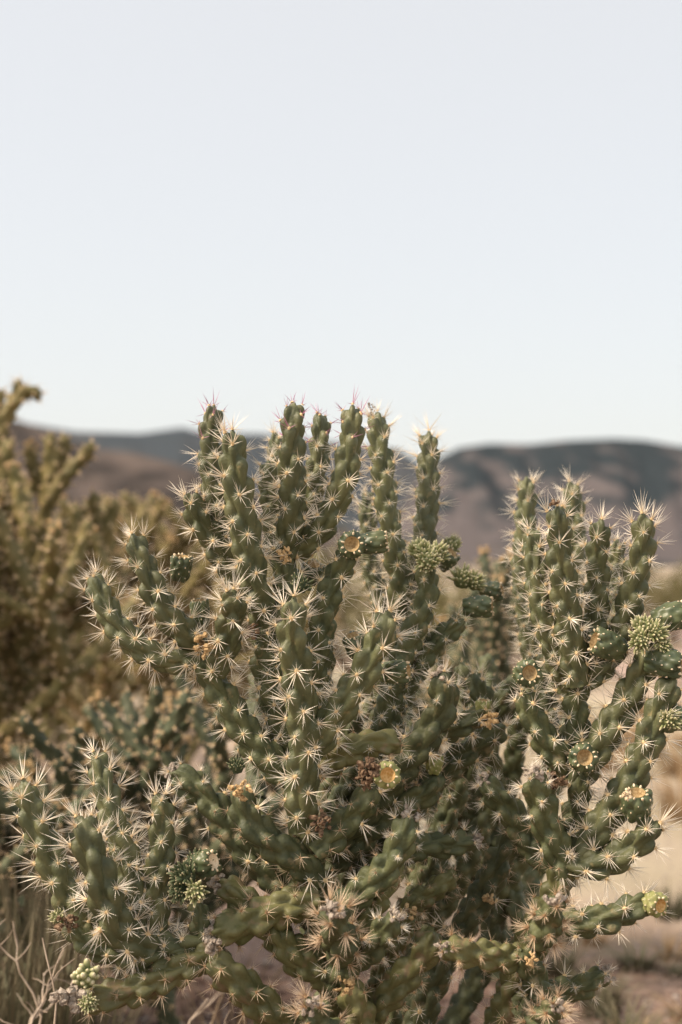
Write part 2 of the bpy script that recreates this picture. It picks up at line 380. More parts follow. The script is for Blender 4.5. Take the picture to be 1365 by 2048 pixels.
def ground_material():
    m = bpy.data.materials.new('desert_ground'); m.use_nodes = True; n, l = m.node_tree.nodes, m.node_tree.links; b = n['Principled BSDF']
    b.inputs['Roughness'].default_value = .95; b.inputs['Specular IOR Level'].default_value = .1
    g = n.new('ShaderNodeNewGeometry')
    def noise(s, d=5):
        z = n.new('ShaderNodeTexNoise'); z.inputs['Scale'].default_value = s; z.inputs['Detail'].default_value = d; l.new(g.outputs['Position'], z.inputs['Vector']); return z.outputs['Fac']
    def ramp(f, a, c1, z, c2):
        r = n.new('ShaderNodeValToRGB'); e = r.color_ramp.elements; e[0].position = a; e[0].color = (*c1, 1); e[1].position = z; e[1].color = (*c2, 1); l.new(f, r.inputs[0]); return r.outputs[0]
    def mix(f, a, c, t='MIX'):
        x = n.new('ShaderNodeMix'); x.data_type = 'RGBA'; x.blend_type = t; l.new(a, x.inputs[6]); l.new(c, x.inputs[7])
        if isinstance(f, float): x.inputs[0].default_value = f
        else: l.new(f, x.inputs[0])
        return x.outputs[2]
    sand = ramp(noise(3.5), .35, (.37, .265, .22), .65, (.47, .355, .30))
    litter = ramp(noise(26, 8), .42, (.13, .085, .062), .60, (.34, .25, .19))
    grass = ramp(noise(.6), .35, (.33, .28, .19), .7, (.46, .40, .29))
    f1 = ramp(noise(.85, 6), .44, (0, 0, 0), .56, (1, 1, 1)); f2 = ramp(noise(.17, 3), .42, (0, 0, 0), .55, (1, 1, 1))
    c = mix(f1, sand, litter); c = mix(f2, c, grass)
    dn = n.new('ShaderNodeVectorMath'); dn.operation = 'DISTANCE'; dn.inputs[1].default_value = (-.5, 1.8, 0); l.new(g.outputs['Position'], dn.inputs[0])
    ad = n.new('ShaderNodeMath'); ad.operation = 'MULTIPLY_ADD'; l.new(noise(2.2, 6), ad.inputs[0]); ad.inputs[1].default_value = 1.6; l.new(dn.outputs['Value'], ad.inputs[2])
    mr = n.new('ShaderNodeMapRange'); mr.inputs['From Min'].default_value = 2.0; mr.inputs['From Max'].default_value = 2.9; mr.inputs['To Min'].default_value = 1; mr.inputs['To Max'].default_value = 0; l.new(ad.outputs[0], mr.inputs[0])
    c = mix(mr.outputs[0], c, ramp(noise(34, 8), .40, (.060, .036, .028), .64, (.24, .155, .12)))  # darker litter around the plants; shade on the soil is put into this colour too
    l.new(c, b.inputs['Base Color'])
    bp = n.new('ShaderNodeBump'); bp.inputs['Strength'].default_value = .6; bp.inputs['Distance'].default_value = .02; l.new(noise(60, 8), bp.inputs['Height']); l.new(bp.outputs[0], b.inputs['Normal'])
    return m
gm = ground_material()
near = np.linspace(-3.2, 3.2, 120); gx = np.sign(near) * (np.abs(near) + (np.abs(near) / 3.2) ** 9 * 3400)
ny = np.linspace(0, 1, 150); gy = -60 + 60 * np.minimum(1, ny * 15) + 9 * np.clip(ny - .0667, 0, 1) + (np.clip(ny - .0667, 0, 1) / .9333) ** 10 * 5200
V, F = grid(gx, gy, lambda u, v: np.stack([u, v, ground_z(u, v)], -1))
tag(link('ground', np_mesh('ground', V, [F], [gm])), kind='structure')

def hill_material(name, c1, c2, scale, lo, hi, zmid=None, zk=0):
    m = mat(name, c1, .95, c2, scale, .05, detail=5, lo=lo, hi=hi)
    nn, ll = m.node_tree.nodes, m.node_tree.links; nz0 = [x for x in nn if x.bl_idname == 'ShaderNodeTexNoise'][0]; tc0 = [x for x in nn if x.bl_idname == 'ShaderNodeTexCoord'][0]
    mp = nn.new('ShaderNodeMapping'); mp.inputs['Scale'].default_value = (1, .22, 1); ll.new(tc0.outputs['Object'], mp.inputs[0]); ll.new(mp.outputs[0], nz0.inputs['Vector'])   # gullies and scrub run down the slope
    if zmid is not None:      # scrub grows thicker on the upper slopes, bare rock shows lower down
        n, l = m.node_tree.nodes, m.node_tree.links; r = [x for x in n if x.bl_idname == 'ShaderNodeValToRGB'][0]; nz = [x for x in n if x.bl_idname == 'ShaderNodeTexNoise'][0]
        g = n.new('ShaderNodeNewGeometry'); sp = n.new('ShaderNodeSeparateXYZ'); l.new(g.outputs['Position'], sp.inputs[0])
        k = n.new('ShaderNodeMath'); k.operation = 'MULTIPLY_ADD'; l.new(sp.outputs['Z'], k.inputs[0]); k.inputs[1].default_value = -zk; k.inputs[2].default_value = zk * zmid
        a = n.new('ShaderNodeMath'); a.operation = 'ADD'; l.new(nz.outputs['Fac'], a.inputs[0]); l.new(k.outputs[0], a.inputs[1]); l.new(a.outputs[0], r.inputs[0])
    return m
def hill(name, prof, dist, depth, m, seed, rough=.06):
    """prof: (pixel x, pixel y) of the skyline; the ridge stands dist metres away, its foot dist-depth"""
    px = np.array([p[0] for p in prof]); py = np.array([p[1] for p in prof])
    us = np.linspace(px[0], px[-1], 420); vs = np.linspace(0, 1, 46); nz, nz2 = vnoise(seed), vnoise(seed + 7)
    def fn(U, Vv):
        yy = np.interp(U, px, py); hgt = (HORIZON - yy) / FPX * dist + CAMZ
        D = dist - depth * (1 - Vv) + depth * .0
        k = np.clip(Vv / .86, 0, 1); zz = hgt * (k ** 1.35) * np.where(Vv > .86, 1 - ((Vv - .86) / .14) ** 2 * .35, 1)
        D = np.where(Vv > .86, dist + (Vv - .86) / .14 * depth * .4, dist - depth * (1 - k))
        u = U / 120.; g = np.abs(nz(u * 1.7 + Vv * 1.2, Vv * 3.1)) * 2 + .5 * np.abs(nz2(u * 4.1, Vv * 6 + u)) * 2
        zz = zz * (1 - rough * 6 * g * k * (1 - k) * 1.6) - 3 * (1 - k)
        X = (U - W / 2) / FPX * D
        return np.stack([X, D, zz], -1)
    V, F = grid(us, vs, fn)
    return tag(link(name, np_mesh(name, V, [F], [m])), kind='structure')
M['hill_far'] = hill_material('hill_far_scrub', (.022, .028, .034), (.060, .056, .055), .006, .42, .62)
M['hill_right'] = hill_material('hill_scrub_and_rock', (.018, .025, .029), (.098, .082, .080), .028, .45, .58, 75, .0018)
M['hill_left'] = hill_material('hill_brown_slope', (.042, .033, .028), (.115, .088, .074), .05, .42, .60)
hill('hill_far', [(-3200, 1140), (-2200, 900), (-900, 800), (-300, 830), (60, 845), (150, 860), (280, 864), (365, 852), (410, 864), (520, 864), (640, 878), (740, 890), (800, 897), (850, 930), (950, 990), (1100, 1040), (1600, 1140)], 3600, 1500, M['hill_far'], 5)
hill('hill_right', [(640, 1140), (740, 1090), (800, 1010), (850, 930), (880, 912), (920, 892), (980, 884), (1060, 886), (1130, 878), (1230, 874), (1290, 877), (1365, 890), (1500, 900), (1800, 860), (2400, 900), (3300, 980), (4200, 1140)], 1500, 800, M['hill_right'], 9)
hill('hill_left', [(-3600, 1140), (-2400, 930), (-900, 760), (-400, 800), (-100, 822), (40, 838), (110, 862), (160, 884), (200, 896), (280, 906), (350, 924), (420, 948), (520, 990), (640, 1040), (760, 1090), (900, 1140)], 650, 400, M['hill_left'], 13, .04)

# ------------------------------------------------------------------ the cholla cactus in front
BASE = np.array([0.06, 1.52, float(ground_z(np.array(.06), np.array(1.52)))])
main = empty('cholla_cactus', BASE, 'large spiny green cane cholla with many upright stems, fruits and buds, sharp in focus', 'cactus')
Y0 = 1.45
# tip-first pixel path | stem width in pixels | depth of tip and root in cm behind the focal plane | kind | flags
STEMS = [
 ('428,815 420,895 432,1000 455,1100 480,1180', 50, 4, 3, 'young', 'p'),
 ('465,866 472,950 487,1040 500,1120 516,1195 528,1262', 62, -2, 1, 'young', ''),
 ('380,990 402,1045 440,1100 480,1165 505,1225', 55, 1, 3, 'young', ''),
 ('590,810 584,900 585,1000 577,1080 565,1118', 55, 0, 2, 'young', 'p'),
 ('535,925 540,1000 548,1080 556,1130', 42, 6, 5, 'young', ''),
 ('642,830 640,900 630,960 618,1030 596,1100', 45, 6, 4, 'young', 'p'),
 ('706,816 700,900 682,980 645,1055 590,1108', 55, 1, 3, 'young', 'p'),
 ('553,868 556,950 562,1040 566,1110', 40, 13, 9, 'young', ''),
 ('752,830 764,920 775,1020 790,1110 802,1165 800,1290', 48, 13, 11, 'young', ''),
 ('857,868 857,960 851,1050 842,1100 820,1190', 47, 18, 13, 'young', ''),
 ('736,985 736,1060 742,1140 760,1200 760,1350 700,1560', 38, 28, 24, 'young', ''),
 ('565,1105 572,1160 560,1240 548,1330 560,1430 592,1535', 62, 2, 5, 'mid', ''),
 ('700,1098 672,1158 650,1215 640,1290 630,1400 612,1505', 56, 2, 4, 'mid', ''),
 ('528,1250 530,1330 560,1440 590,1540', 58, 1, 1, 'mid', ''),
 ('186,1152 222,1232 276,1292 340,1320 400,1318', 54, 0, 0, 'young', ''),
 ('268,1072 295,1150 330,1220 370,1265 408,1295', 56, -1, 0, 'young', ''),
 ('395,1305 440,1380 490,1462 550,1528 605,1575', 64, 0, -1, 'mid', ''),
 ('465,1188 464,1240 448,1300 430,1350', 60, -5, -1, 'young', ''),
 ('587,1202 586,1285 600,1380 610,1480 604,1570 606,1665', 68, -8, -3, 'young', ''),
 ('772,1228 755,1292 712,1372 664,1440 618,1515', 66, -6, -4, 'young', ''),
 ('648,1268 650,1330 640,1400 625,1470', 42, 5, 2, 'young', ''),
 ('800,1492 752,1484 692,1506 630,1545', 60, -1, 0, 'old', ''),
 ('750,1580 712,1622 680,1660 628,1705', 66, -4, -3, 'mid', ''),
 ('820,1632 800,1690 765,1745 700,1800 650,1850', 62, -5, -3, 'mid', 'g'),
 ('797,1722 765,1785 720,1850 670,1915', 52, -1, -1, 'old', ''),
 ('478,1578 500,1640 540,1682 595,1720 640,1765', 66, -4, -2, 'mid', ''),
 ('345,1548 376,1560 415,1595 452,1645 500,1705 570,1780 640,1850', 62, 2, 0, 'mid', 'g'),
 ('425,1868 500,1842 570,1815 640,1800', 76, -6, -3, 'old', 'g'),
 ('440,1768 480,1795 540,1850 600,1920 660,1960', 66, -2, -2, 'old', 'g'),
 ('420,1918 470,1960 540,2025 610,2100 690,2250', 76, -7, -2, 'old', ''),
 ('160,2000 250,1985 330,1952 400,1918 440,1905', 68, -7, -6, 'old', ''),
 ('135,1848 175,1880 245,1905 325,1902 400,1895', 60, -6, -5, 'mid', ''),
 ('45,1566 72,1650 112,1742 152,1822 205,1880', 62, -4, -5, 'young', ''),
 ('165,1638 186,1712 212,1792 242,1862 300,1900', 72, -9, -6, 'young', ''),
 ('196,1508 211,1580 232,1655 262,1740 285,1850', 54, -1, -4, 'young', ''),
 ('236,1652 250,1720 266,1792 290,1868', 52, -3, -5, 'young', ''),
 ('321,1592 326,1660 317,1740 314,1820 305,1880', 54, -4, -5, 'young', ''),
 ('392,1800 402,1850 414,1900', 44, -5, -5, 'mid', ''),
 ('300,1878 350,1892 410,1895 450,1925', 58, -5, -5, 'mid', ''),
 # upright axis and its neighbours
 ('606,1640 622,1750 648,1870 682,2000 720,2220 760,2500 790,2760', 74, -2, 7, 'old', 't'),
 ('790,1835 752,1885 705,1920 660,1960', 62, -9, -3, 'mid', 'g'),
 ('868,1862 840,1915 790,1975 735,2035 690,2120', 66, -3, 0, 'old', ''),
 ('912,1748 862,1785 818,1815 790,1900 740,2010 715,2130', 48, 3, 3, 'old', ''),
 ('700,1965 720,2040 745,2150 760,2260', 70, -5, 0, 'old', ''),
 ('855,1125 852,1200 822,1275 790,1360 760,1480 680,1605', 52, 8, 8, 'mid', ''),
 ('925,1240 885,1275 845,1320 800,1400 740,1520 640,1655', 50, 9, 9, 'mid', ''),
 ('880,1350 888,1410 850,1475 815,1520 735,1615 650,1700', 66, 1, 4, 'mid', 'g'),
 ('975,1425 920,1452 860,1478 800,1530 720,1625 640,1730', 54, 6, 6, 'mid', ''),
 ('1010,1455 940,1500 880,1550 820,1620 740,1700 655,1810', 58, 9, 9, 'mid', ''),
 ('880,1548 850,1585 800,1610 740,1660 640,1745', 60, 4, 5, 'mid', ''),
 ('965,1560 1020,1622 1062,1685 1100,1740', 58, 2, 2, 'mid', 'g'),
 ('950,1682 890,1690 820,1700 740,1760 655,1860', 54, 4, 5, 'mid', 'g'),
 ('950,1350 965,1420 940,1520 900,1620 850,1750 800,1900 775,2100 775,2400', 52, 15, 15, 'mid', ''),
 ('1050,1640 1000,1720 960,1800 900,1900 840,2050 800,2300 790,2500', 60, 9, 10, 'mid', ''),
 # right-hand group
 ('1055,958 1052,1050 1046,1150 1058,1260 1075,1400 1105,1545', 44, 26, 22, 'young', ''),
 ('1145,968 1150,1050 1150,1150 1140,1260 1135,1420', 44, 27, 22, 'young', ''),
 ('1066,1062 1072,1140 1086,1230 1112,1310 1135,1380', 48, 1, 1, 'young', ''),
 ('1115,1016 1120,1100 1131,1200 1142,1290 1156,1372', 57, -3, -1, 'young', ''),
 ('1200,1042 1196,1120 1195,1200 1188,1270 1165,1345', 52, 0, 0, 'young', ''),
 ('1290,1032 1284,1100 1266,1180 1250,1250 1215,1320 1170,1370', 54, -1, 0, 'young', ''),
 ('1236,1082 1232,1180 1220,1280 1185,1355', 38, 9, 6, 'young', ''),
 ('1095,1300 1092,1400 1105,1480 1135,1540', 46, 8, 4, 'mid', ''),
 ('1157,1360 1152,1440 1146,1530', 60, 0, 0, 'mid', ''),
 ('1302,1290 1272,1370 1230,1442 1180,1520 1150,1570', 66, -2, -1, 'young', ''),
 ('1345,1355 1312,1440 1272,1540 1222,1622 1158,1705', 64, -4, -3, 'young', ''),
 ('1050,1385 1072,1450 1112,1510 1142,1560', 60, -1, 0, 'mid', ''),
 ('1070,1548 1086,1620 1110,1690 1130,1750', 66, -6, -3, 'mid', 'g'),
 ('1166,1545 1152,1620 1138,1700 1130,1770', 52, -2, -2, 'mid', ''),
 ('1312,1645 1256,1702 1192,1728 1122,1722', 64, -6, -3, 'young', 'D'),
 ('1128,1715 1112,1792 1068,1870 1030,1985 950,2230 840,2740', 68, -3, 8, 'old', 't'),
 ('1305,1798 1240,1828 1170,1845 1100,1838', 60, -6, -4, 'mid', ''),
 ('890,1895 950,1908 1010,1916 1060,1910', 62, -8, -4, 'old', 'g'),
 ('1215,1948 1150,1978 1080,1988 1030,2010', 54, -3, -1, 'mid', 'g'),
 ('1045,1905 1072,1960 1085,1995 1040,2040', 58, -6, -2, 'mid', ''),
]
# short stubs that point at the viewer, crowned with dense spines
STUBS = [((668, 1822), (690, 1900), 74, -15, -5), ((622, 2012), (690, 2090), 70, -14, -4), ((1108, 1800), (1075, 1880), 62, -13, -4), ((1115, 2012), (1060, 2040), 58, -12, -3)]

rng = random.Random(7)
all_stems = []     # (object, areoles with kinds)
def add_stem(parent, base, pts, R, kind, seed, flags='', nu=50, fine=6.6, Rb=None, skin=None):
    V, F, ar = stem_geometry(pts, R, kind, seed, nu, fine, R_base=Rb)
    o = link('stem', np_mesh('stem', V - base, [F], [M[skin or kind]]), parent)
    return o, ar
cand = []
for si, (pp, wpx, d0, d1, kind, fl) in enumerate(STEMS):
    q = [tuple(map(float, a.split(','))) for a in pp.split()]
    cum = np.concatenate([[0], np.cumsum([math.dist(q[i], q[i + 1]) for i in range(len(q) - 1)])]); cum = cum / cum[-1]
    wob = rng.uniform(-.012, .012)
    pts = [at(x, y, Y0 + (d0 + (d1 - d0) * c) / 100 + wob * math.sin(c * math.pi)) for (x, y), c in zip(q, cum)]
    R = wpx / 2 / FPX * (Y0 + d0 / 100) * 1.07
    o, ar = add_stem(main, BASE, pts[::-1], R, kind, si, Rb=R * 1.5 if 't' in fl else None)
    cand.append((o, ar, kind, fl, pts[0], R))
for k, (t, r, wpx, d0, d1) in enumerate(STUBS):
    p0, p1 = at(*t, Y0 + d0 / 100), at(*r, Y0 + d1 / 100); R = wpx / 2 / FPX * Y0
    o, ar = add_stem(main, BASE, [p1, (p0 + p1) / 2 + np.array([0, -.005, -.006]), p0], R, 'mid', 900 + k)
    cand.append((o, ar, 'mid', 'gX', p0, R))
# inner branches deeper in the plant
def grow(rg, p, d, R, gen, out, zmax, Lm=1.0, spread=1.0, ok=None):
    L = rg.uniform(8, 13) * R * Lm; up = np.array([0, 0, 1.]); d = unit(np.array(d, float)); pts = [np.array(p)]
    bend = rg.uniform(.25, .75); dd = d.copy()
    for k in range(3):
        dd = unit(dd + up * bend * .33 + np.array([rg.gauss(0, .07) for _ in range(3)])); pts.append(pts[-1] + dd * L / 3)
    if ok and not all(ok(p) for p in pts): return
    out.append((pts, R))
    if gen <= 0 or pts[-1][2] > zmax: return
    n = rg.choice((2, 3, 3)) if gen > 1 else rg.choice((1, 2, 3)); a0 = rg.uniform(0, 6.28)
    for k in range(n):
        a = a0 + 6.28 * k / n + rg.uniform(-.5, .5); el = rg.uniform(-.05, .85)
        nd = np.array([math.cos(a) * spread, math.sin(a) * spread, el]) + dd * .55; f = rg.uniform(.72, .98)
        q = pts[2] + (pts[3] - pts[2]) * f - unit(nd) * R * .2
        grow(rg, q, nd, R * rg.uniform(.9, 1.0), gen - 1, out, zmax, Lm, spread, ok)
fill = []; rg = random.Random(21)
def inside(p):
    x, y = px_of(p); return 500 < x < 1165 and y > 1300 and p[1] > 1.575 and p[1] < 2.0
for (bx, by, dx, dy) in [(700, 1.60, -.3, .35), (760, 1.62, .1, .3), (820, 1.64, .4, .3), (880, 1.60, .9, .1), (940, 1.66, .5, .4), (1000, 1.62, .7, .1), (640, 1.64, -.6, .2)]:
    b0 = at(bx, 2220, by + .06); out = [([BASE + np.array([0, .01, -.02]), (BASE + b0) / 2 + np.array([0, .015, -.01]), b0], .019)]
    grow(rg, b0, (dx, dy, 1.0), .0165, 4, out, .75, 1.25, .75, inside)
    fill += out
for k, (pts, R) in enumerate(fill):
    o, ar = add_stem(main, BASE, pts, R, 'mid', 2000 + k, nu=28, fine=4.5); cand.append((o, ar, 'mid', 'i', pts[-1], R))

# spines: the 300 rosettes that show largest stand alone, the rest are joined stem by stem
flat = []
for ci, (o, ar, kind, fl, tip, R) in enumerate(cand):
    for (pos, X, Y, Z, R_, j) in ar:
        ck = kind; sc = R * rng.uniform(.74, 1.16)
        if rng.random() < .04: continue
        if 'p' in fl and j < 10: ck = 'pink'; sc *= .95
        elif 'D' in fl and j < 34: ck = 'dense'; sc *= 1.1
        elif 'X' in fl and j < 20: ck = 'denseold'; sc *= .88
        elif kind == 'young' and j < 10: ck = 'tip'; sc *= .95
        elif 'g' in fl and j < 11: ck = 'denseold' if kind == 'old' else 'dense'; sc *= .62
        if 'i' in fl:
            if rng.random() < .5: continue
            ck = 'old'; sc *= .65
        if kind == 'old':
            if rng.random() < .22: continue
            if rng.random() < .15: ck = 'mid'; sc *= .75
        Z = unit(Z + np.array([rng.gauss(0, .13) for _ in range(3)])); X = unit(np.cross(Y, Z)); Y = np.cross(Z, X); rot = rng.uniform(-.8, .8); cr, sr = math.cos(rot), math.sin(rot)
        X2, Y2 = X * cr + Y * sr, -X * sr + Y * cr
        x, y = px_of(pos)
        if ck == 'mid' and y > 1540 and 420 < x < 1120 and rng.random() < .8: ck = 'old'; sc *= .85
        facing = float(np.dot(Z, unit(np.array([0, 0, CAMZ]) - pos)))
        score = (R / pos[1] * (1 if facing > .25 else 0) * (1 if 15 < x < W - 15 and y < H - 10 else 0) * (1.3 - (pos[1] - 1.3) * 2)) if kind != 'old' else 0
        flat.append([score, ci, ck, rng.randrange(10), pos, X2, Y2, Z, sc])
flat.sort(key=lambda f: -f[0])
for f in flat[:300]:
    _, ci, ck, i, pos, X, Y, Z, sc = f
    o = link('spine_cluster', cluster_mesh(ck, i), cand[ci][0])
    o.matrix_local = Matrix([[X[0] * sc, Y[0] * sc, Z[0] * sc, pos[0] - BASE[0]], [X[1] * sc, Y[1] * sc, Z[1] * sc, pos[1] - BASE[1]], [X[2] * sc, Y[2] * sc, Z[2] * sc, pos[2] - BASE[2]], [0, 0, 0, 1]])
rest = {}
for f in flat[300:]: rest.setdefault(f[1], {}).setdefault(CLMATS[f[2]], []).append((f[2], f[3], f[4] - BASE, f[5], f[6], f[7], f[8]))
for ci, groups in rest.items():
    mats, Vs, Fs, ts, ms, o = [], [], [], [], [], 0
    for mk, items in groups.items():
        V, F, t, m = bake_clusters(items); Vs.append(V); Fs.append(F + o); ts.append(t); ms.append(m + len(mats)); o += len(V)
        mats += [M[mk[0]], M[mk[1]]]
    me = np_mesh('spines', np.vstack(Vs), [np.vstack(Fs)], mats, [np.concatenate(ms)], np.concatenate(ts), smooth=False)
    tag(link('spines', me, cand[ci][0]), kind='stuff')

# woody grey ends of broken stems
for k, (o, ar, kind, fl, tip, R) in enumerate(cand):
    if 'g' in fl: make_dry(main, BASE, tip, R * .62, 'drygrey', 40 + k, 'woody_tip', 18)

P_ = lambda x, y, cm: at(x, y, Y0 + cm / 100)
px = lambda n, cm=0: n / FPX * (Y0 + cm / 100)
def fruit(x, y, cm, d, r, L, **k):
    p = P_(x, y, cm); d = unit(np.array(d, float)); return make_fruit(main, BASE, p - d * px(L), d, px(r * .82), px(L), **k)
# (x, y) is the middle of the cup
fruit(704, 1088, -1, (-.05, -1, .1), 34, 42, seed=1)
fruit(775, 1082, 0, (1, -.1, .12), 30, 66, seed=2, tub=.8)
fruit(365, 1112, 3, (.15, -.25, 1), 28, 52, seed=3)
fruit(398, 1200, 4, (-.1, -.2, 1), 26, 58, seed=4, tub=.8)
fruit(628, 1128, 6, (.2, -.5, .8), 30, 44, seed=5)
fruit(818, 1342, -4, (1, -.35, .1), 28, 58, seed=6)
fruit(776, 1550, -7, (.15, -1, .15), 32, 36, skin='fruitlight', cup='cuporange', seed=7)
fruit(870, 1512, 3, (.05, -.35, 1), 22, 38, skin='fruitlight', cup='cuporange', seed=8)
fruit(968, 1400, 6, (.1, -.2, 1), 20, 44, skin='fruitlight', seed=9)
fruit(1060, 1346, -3, (.2, -1, .15), 33, 46, seed=10)
fruit(1170, 1515, -5, (.05, -1, .2), 34, 44, seed=11)
fruit(1188, 1280, -3, (-1, -.25, .35), 36, 66, seed=12, tub=.9)
fruit(1372, 1225, -2, (1, -.2, .3), 38, 66, seed=13, tub=.8)
fruit(1366, 1330, -5, (1, -.5, -.1), 36, 72, seed=14, tub=.9)
fruit(1372, 1432, -4, (1, -.2, .3), 30, 60, seed=15)
fruit(1274, 1585, -6, (-.1, -.5, 1), 36, 60, seed=16)
fruit(1322, 1812, -8, (.6, -1, -.1), 28, 36, skin='fruitlight', cup='cuporange', seed=17)
fruit(985, 1212, 9, (1, -.2, .05), 30, 62, seed=18, tub=.9)
fruit(1005, 1180, 16, (1, -.3, .2), 28, 50, seed=19)
fruit(428, 1722, -6, (1, -.6, .45), 32, 62, seed=20, skin='fruit', cup='pad')
fruit(905, 1105, 15, (.5, -.4, .6), 28, 46, seed=21)
fruit(705, 1270, 2, (-.3, -.4, .9), 28, 54, seed=22)
def bud(x, y, cm, d, r, **k): make_bud(main, BASE, P_(x, y, cm), np.array(d, float), px(r * .9), **k)
bud(842, 1105, 8, (-.3, -.2, 1), 30, seed=1); bud(872, 1112, 8, (.5, -.3, 1), 30, seed=2); bud(855, 1125, 6, (0, -1, .4), 30, seed=3)
bud(925, 1160, 14, (.2, -.4, 1), 32, seed=4); bud(948, 1166, 14, (.8, -.4, .6), 26, seed=5); bud(900, 1095, 17, (.3, 0, 1), 28, seed=6)
bud(1290, 1258, -3, (-.3, -.4, 1), 30, seed=7); bud(1312, 1268, -4, (.6, -.6, .5), 26, seed=8); bud(1282, 1282, -5, (-.5, -1, .1), 26, seed=9); bud(1322, 1292, -4, (.5, -.8, -.4), 22, seed=10)
bud(1338, 1440, -5, (.2, -.8, .3), 26, seed=11)
bud(372, 1752, -7, (-.5, -.6, .5), 30, m='buddark', seed=12); bud(392, 1782, -8, (.1, -1, -.1), 26, seed=13); bud(362, 1780, -7, (-.8, -.6, -.2), 26, m='buddark', seed=14); bud(398, 1730, -5, (.0, -.3, 1), 28, m='buddark', seed=15)
bud(172, 1955, -9, (.05, -.5, 1), 32, m='bud', seed=16, n=30, fr=.2, fl=.5); bud(178, 2005, -11, (.2, -1, .1), 20, seed=17)
bud(118, 1838, -7, (-.5, -.6, .6), 18, seed=18); bud(475, 1535, -5, (-.1, -.3, 1), 20, m='buddark', seed=19)
bud(602, 1172, -3, (.2, -.4, 1), 24, m='buddark', seed=20)
def dry(x, y, cm, r, m='dry', seed=0, name='dry_scar', n=16): make_dry(main, BASE, P_(x, y, cm), px(r), m, seed, name, n)
dry(410, 1290, -3, 26, seed=1); dry(482, 1580, -7, 22, seed=2); dry(738, 1535, -7, 25, 'drybrown', 3, 'dried_flower', 26); dry(732, 1560, -6, 20, 'drybrown', 4, 'dried_flower')
dry(645, 1640, -5, 24, 'drybrown', 5, 'dried_flower'); dry(692, 1975, -8, 22, seed=6); dry(815, 1825, -3, 18, seed=7); dry(140, 1992, -9, 34, 'drygrey', 8)
dry(132, 1846, -8, 22, 'drybrown', 9, 'dried_flower'); dry(978, 1438, 5, 20, seed=10); dry(1112, 1560, -3, 24, 'drybrown', 11); dry(978, 1800, 6, 16, seed=12); dry(1062, 1918, -7, 14, seed=13)
dry(1108, 1005, -4, 13, 'drybrown', 14, 'dried_flower', 10); dry(742, 812, 13, 9, 'drybrown', 15, 'dried_flower', 8); dry(745, 826, 13, 8, 'drybrown', 16, 'dried_flower', 8); dry(572, 1112, 0, 18, 'dry', 17)
dry(1255, 1592, -9, 14, 'pad', 18); dry(425, 1890, -8, 22, 'drygrey', 19); dry(510, 1262, 0, 20, 'drybrown', 20)

# ------------------------------------------------------------------ chollas further back
def cholla(name, x, Y, top, seed, R, gens, label, skin, nbase=4, Lm=1.0, zmax=None, group=None, trunk=.25, spread=1.0, lean=0., sil=None, arms=()):
    X = (x - W / 2) / FPX * Y; b = np.array([X, Y, float(ground_z(np.array(X), np.array(Y)))]); rg = random.Random(seed)
    root = empty(name, b, label, 'cactus', group); out = []
    ok = (lambda p: px_of(p)[1] > np.interp(px_of(p)[0], [q[0] for q in sil], [q[1] for q in sil])) if sil else None
    tr = [b - np.array([0, 0, .03]), b + np.array([.01, 0, trunk * .5]), b + np.array([-.01, .01, trunk])]
    out.append((tr, R * 1.5))
    for pp, dd in arms:
        out.append(([at(*map(float, q.split(',')), Y + dd) for q in pp.split()][::-1], R))
    for k in range(nbase):
        a = 6.28 * k / nbase + rg.uniform(-.4, .4)
        grow(rg, tr[2] - np.array([0, 0, rg.uniform(0, trunk * .6)]), (math.cos(a) + lean, math.sin(a), rg.uniform(.5, 1.6)), R * rg.uniform(1, 1.15), gens, out, zmax or top * .95, Lm, spread, ok)
    f = 1.0
    for k, (pts, r) in enumerate(out):
        pts = [b + (p - b) * np.array([.5 + .5 * f, .5 + .5 * f, f]) for p in pts]
        V, F, ar = stem_geometry(pts, r, 'bg', seed * 100 + k, 12, 2.6)
        so = link('stem', np_mesh('stem', V - b, [F], [M[skin]]), root)
        items = [('bg', rg.randrange(10), a[0] - b, a[1], a[2], a[3], r) for a in ar]
        if items:
            V, F, t, m = bake_clusters(items)
            tag(link('spines', np_mesh('spines', V, [F], [M['spineold' if skin == 'bg' else 'spineold'], M['felt']], [m], t, smooth=False), so), kind='stuff')
        if rg.random() < .3 and k > nbase:
            make_dry(root, b, pts[-1], r * 1.1, 'dry', seed + k, 'dry_fruit', 8)
    return root
ARMS = [('40,760 30,800 5,850 -10,930', 0), ('82,796 58,782 32,806', -.04), ('2,780 -8,840 -12,900', .08), ('-60,770 -50,850 -40,960', 0), ('-10,920 10,1000 30,1100 35,1200', .02),
 ('100,868 102,930 96,1000 75,1080 45,1150', 0), ('188,890 152,930 118,972 96,1010', -.03), ('132,872 122,920 104,975', .06), ('60,890 72,950 92,1010', .05), ('20,880 10,940 0,1000', -.1),
 ('188,985 196,1060 180,1110 130,1160 60,1200', .05), ('232,1000 216,1060 190,1115', .02), ('150,1010 150,1070 140,1130 120,1165', -.05),
 ('8,1040 20,1110 42,1165', -.2), ('56,1030 53,1100 48,1165', -.2), ('118,1050 88,1110 52,1168 40,1240', -.2), ('160,1180 110,1220 60,1260 40,1300', -.15), ('-30,1060 -25,1150 10,1220', -.1),
 ('35,1190 30,1300 20,1420 5,1560 -20,1750', 0), ('240,1110 215,1180 160,1240 90,1300 30,1350', .1), ('210,1270 170,1300 110,1340 40,1400', -.1), ('120,1240 125,1310 110,1345', -.1), ('-40,1250 -20,1330 15,1410', -.1), ('90,1380 70,1430 30,1470', -.2)]
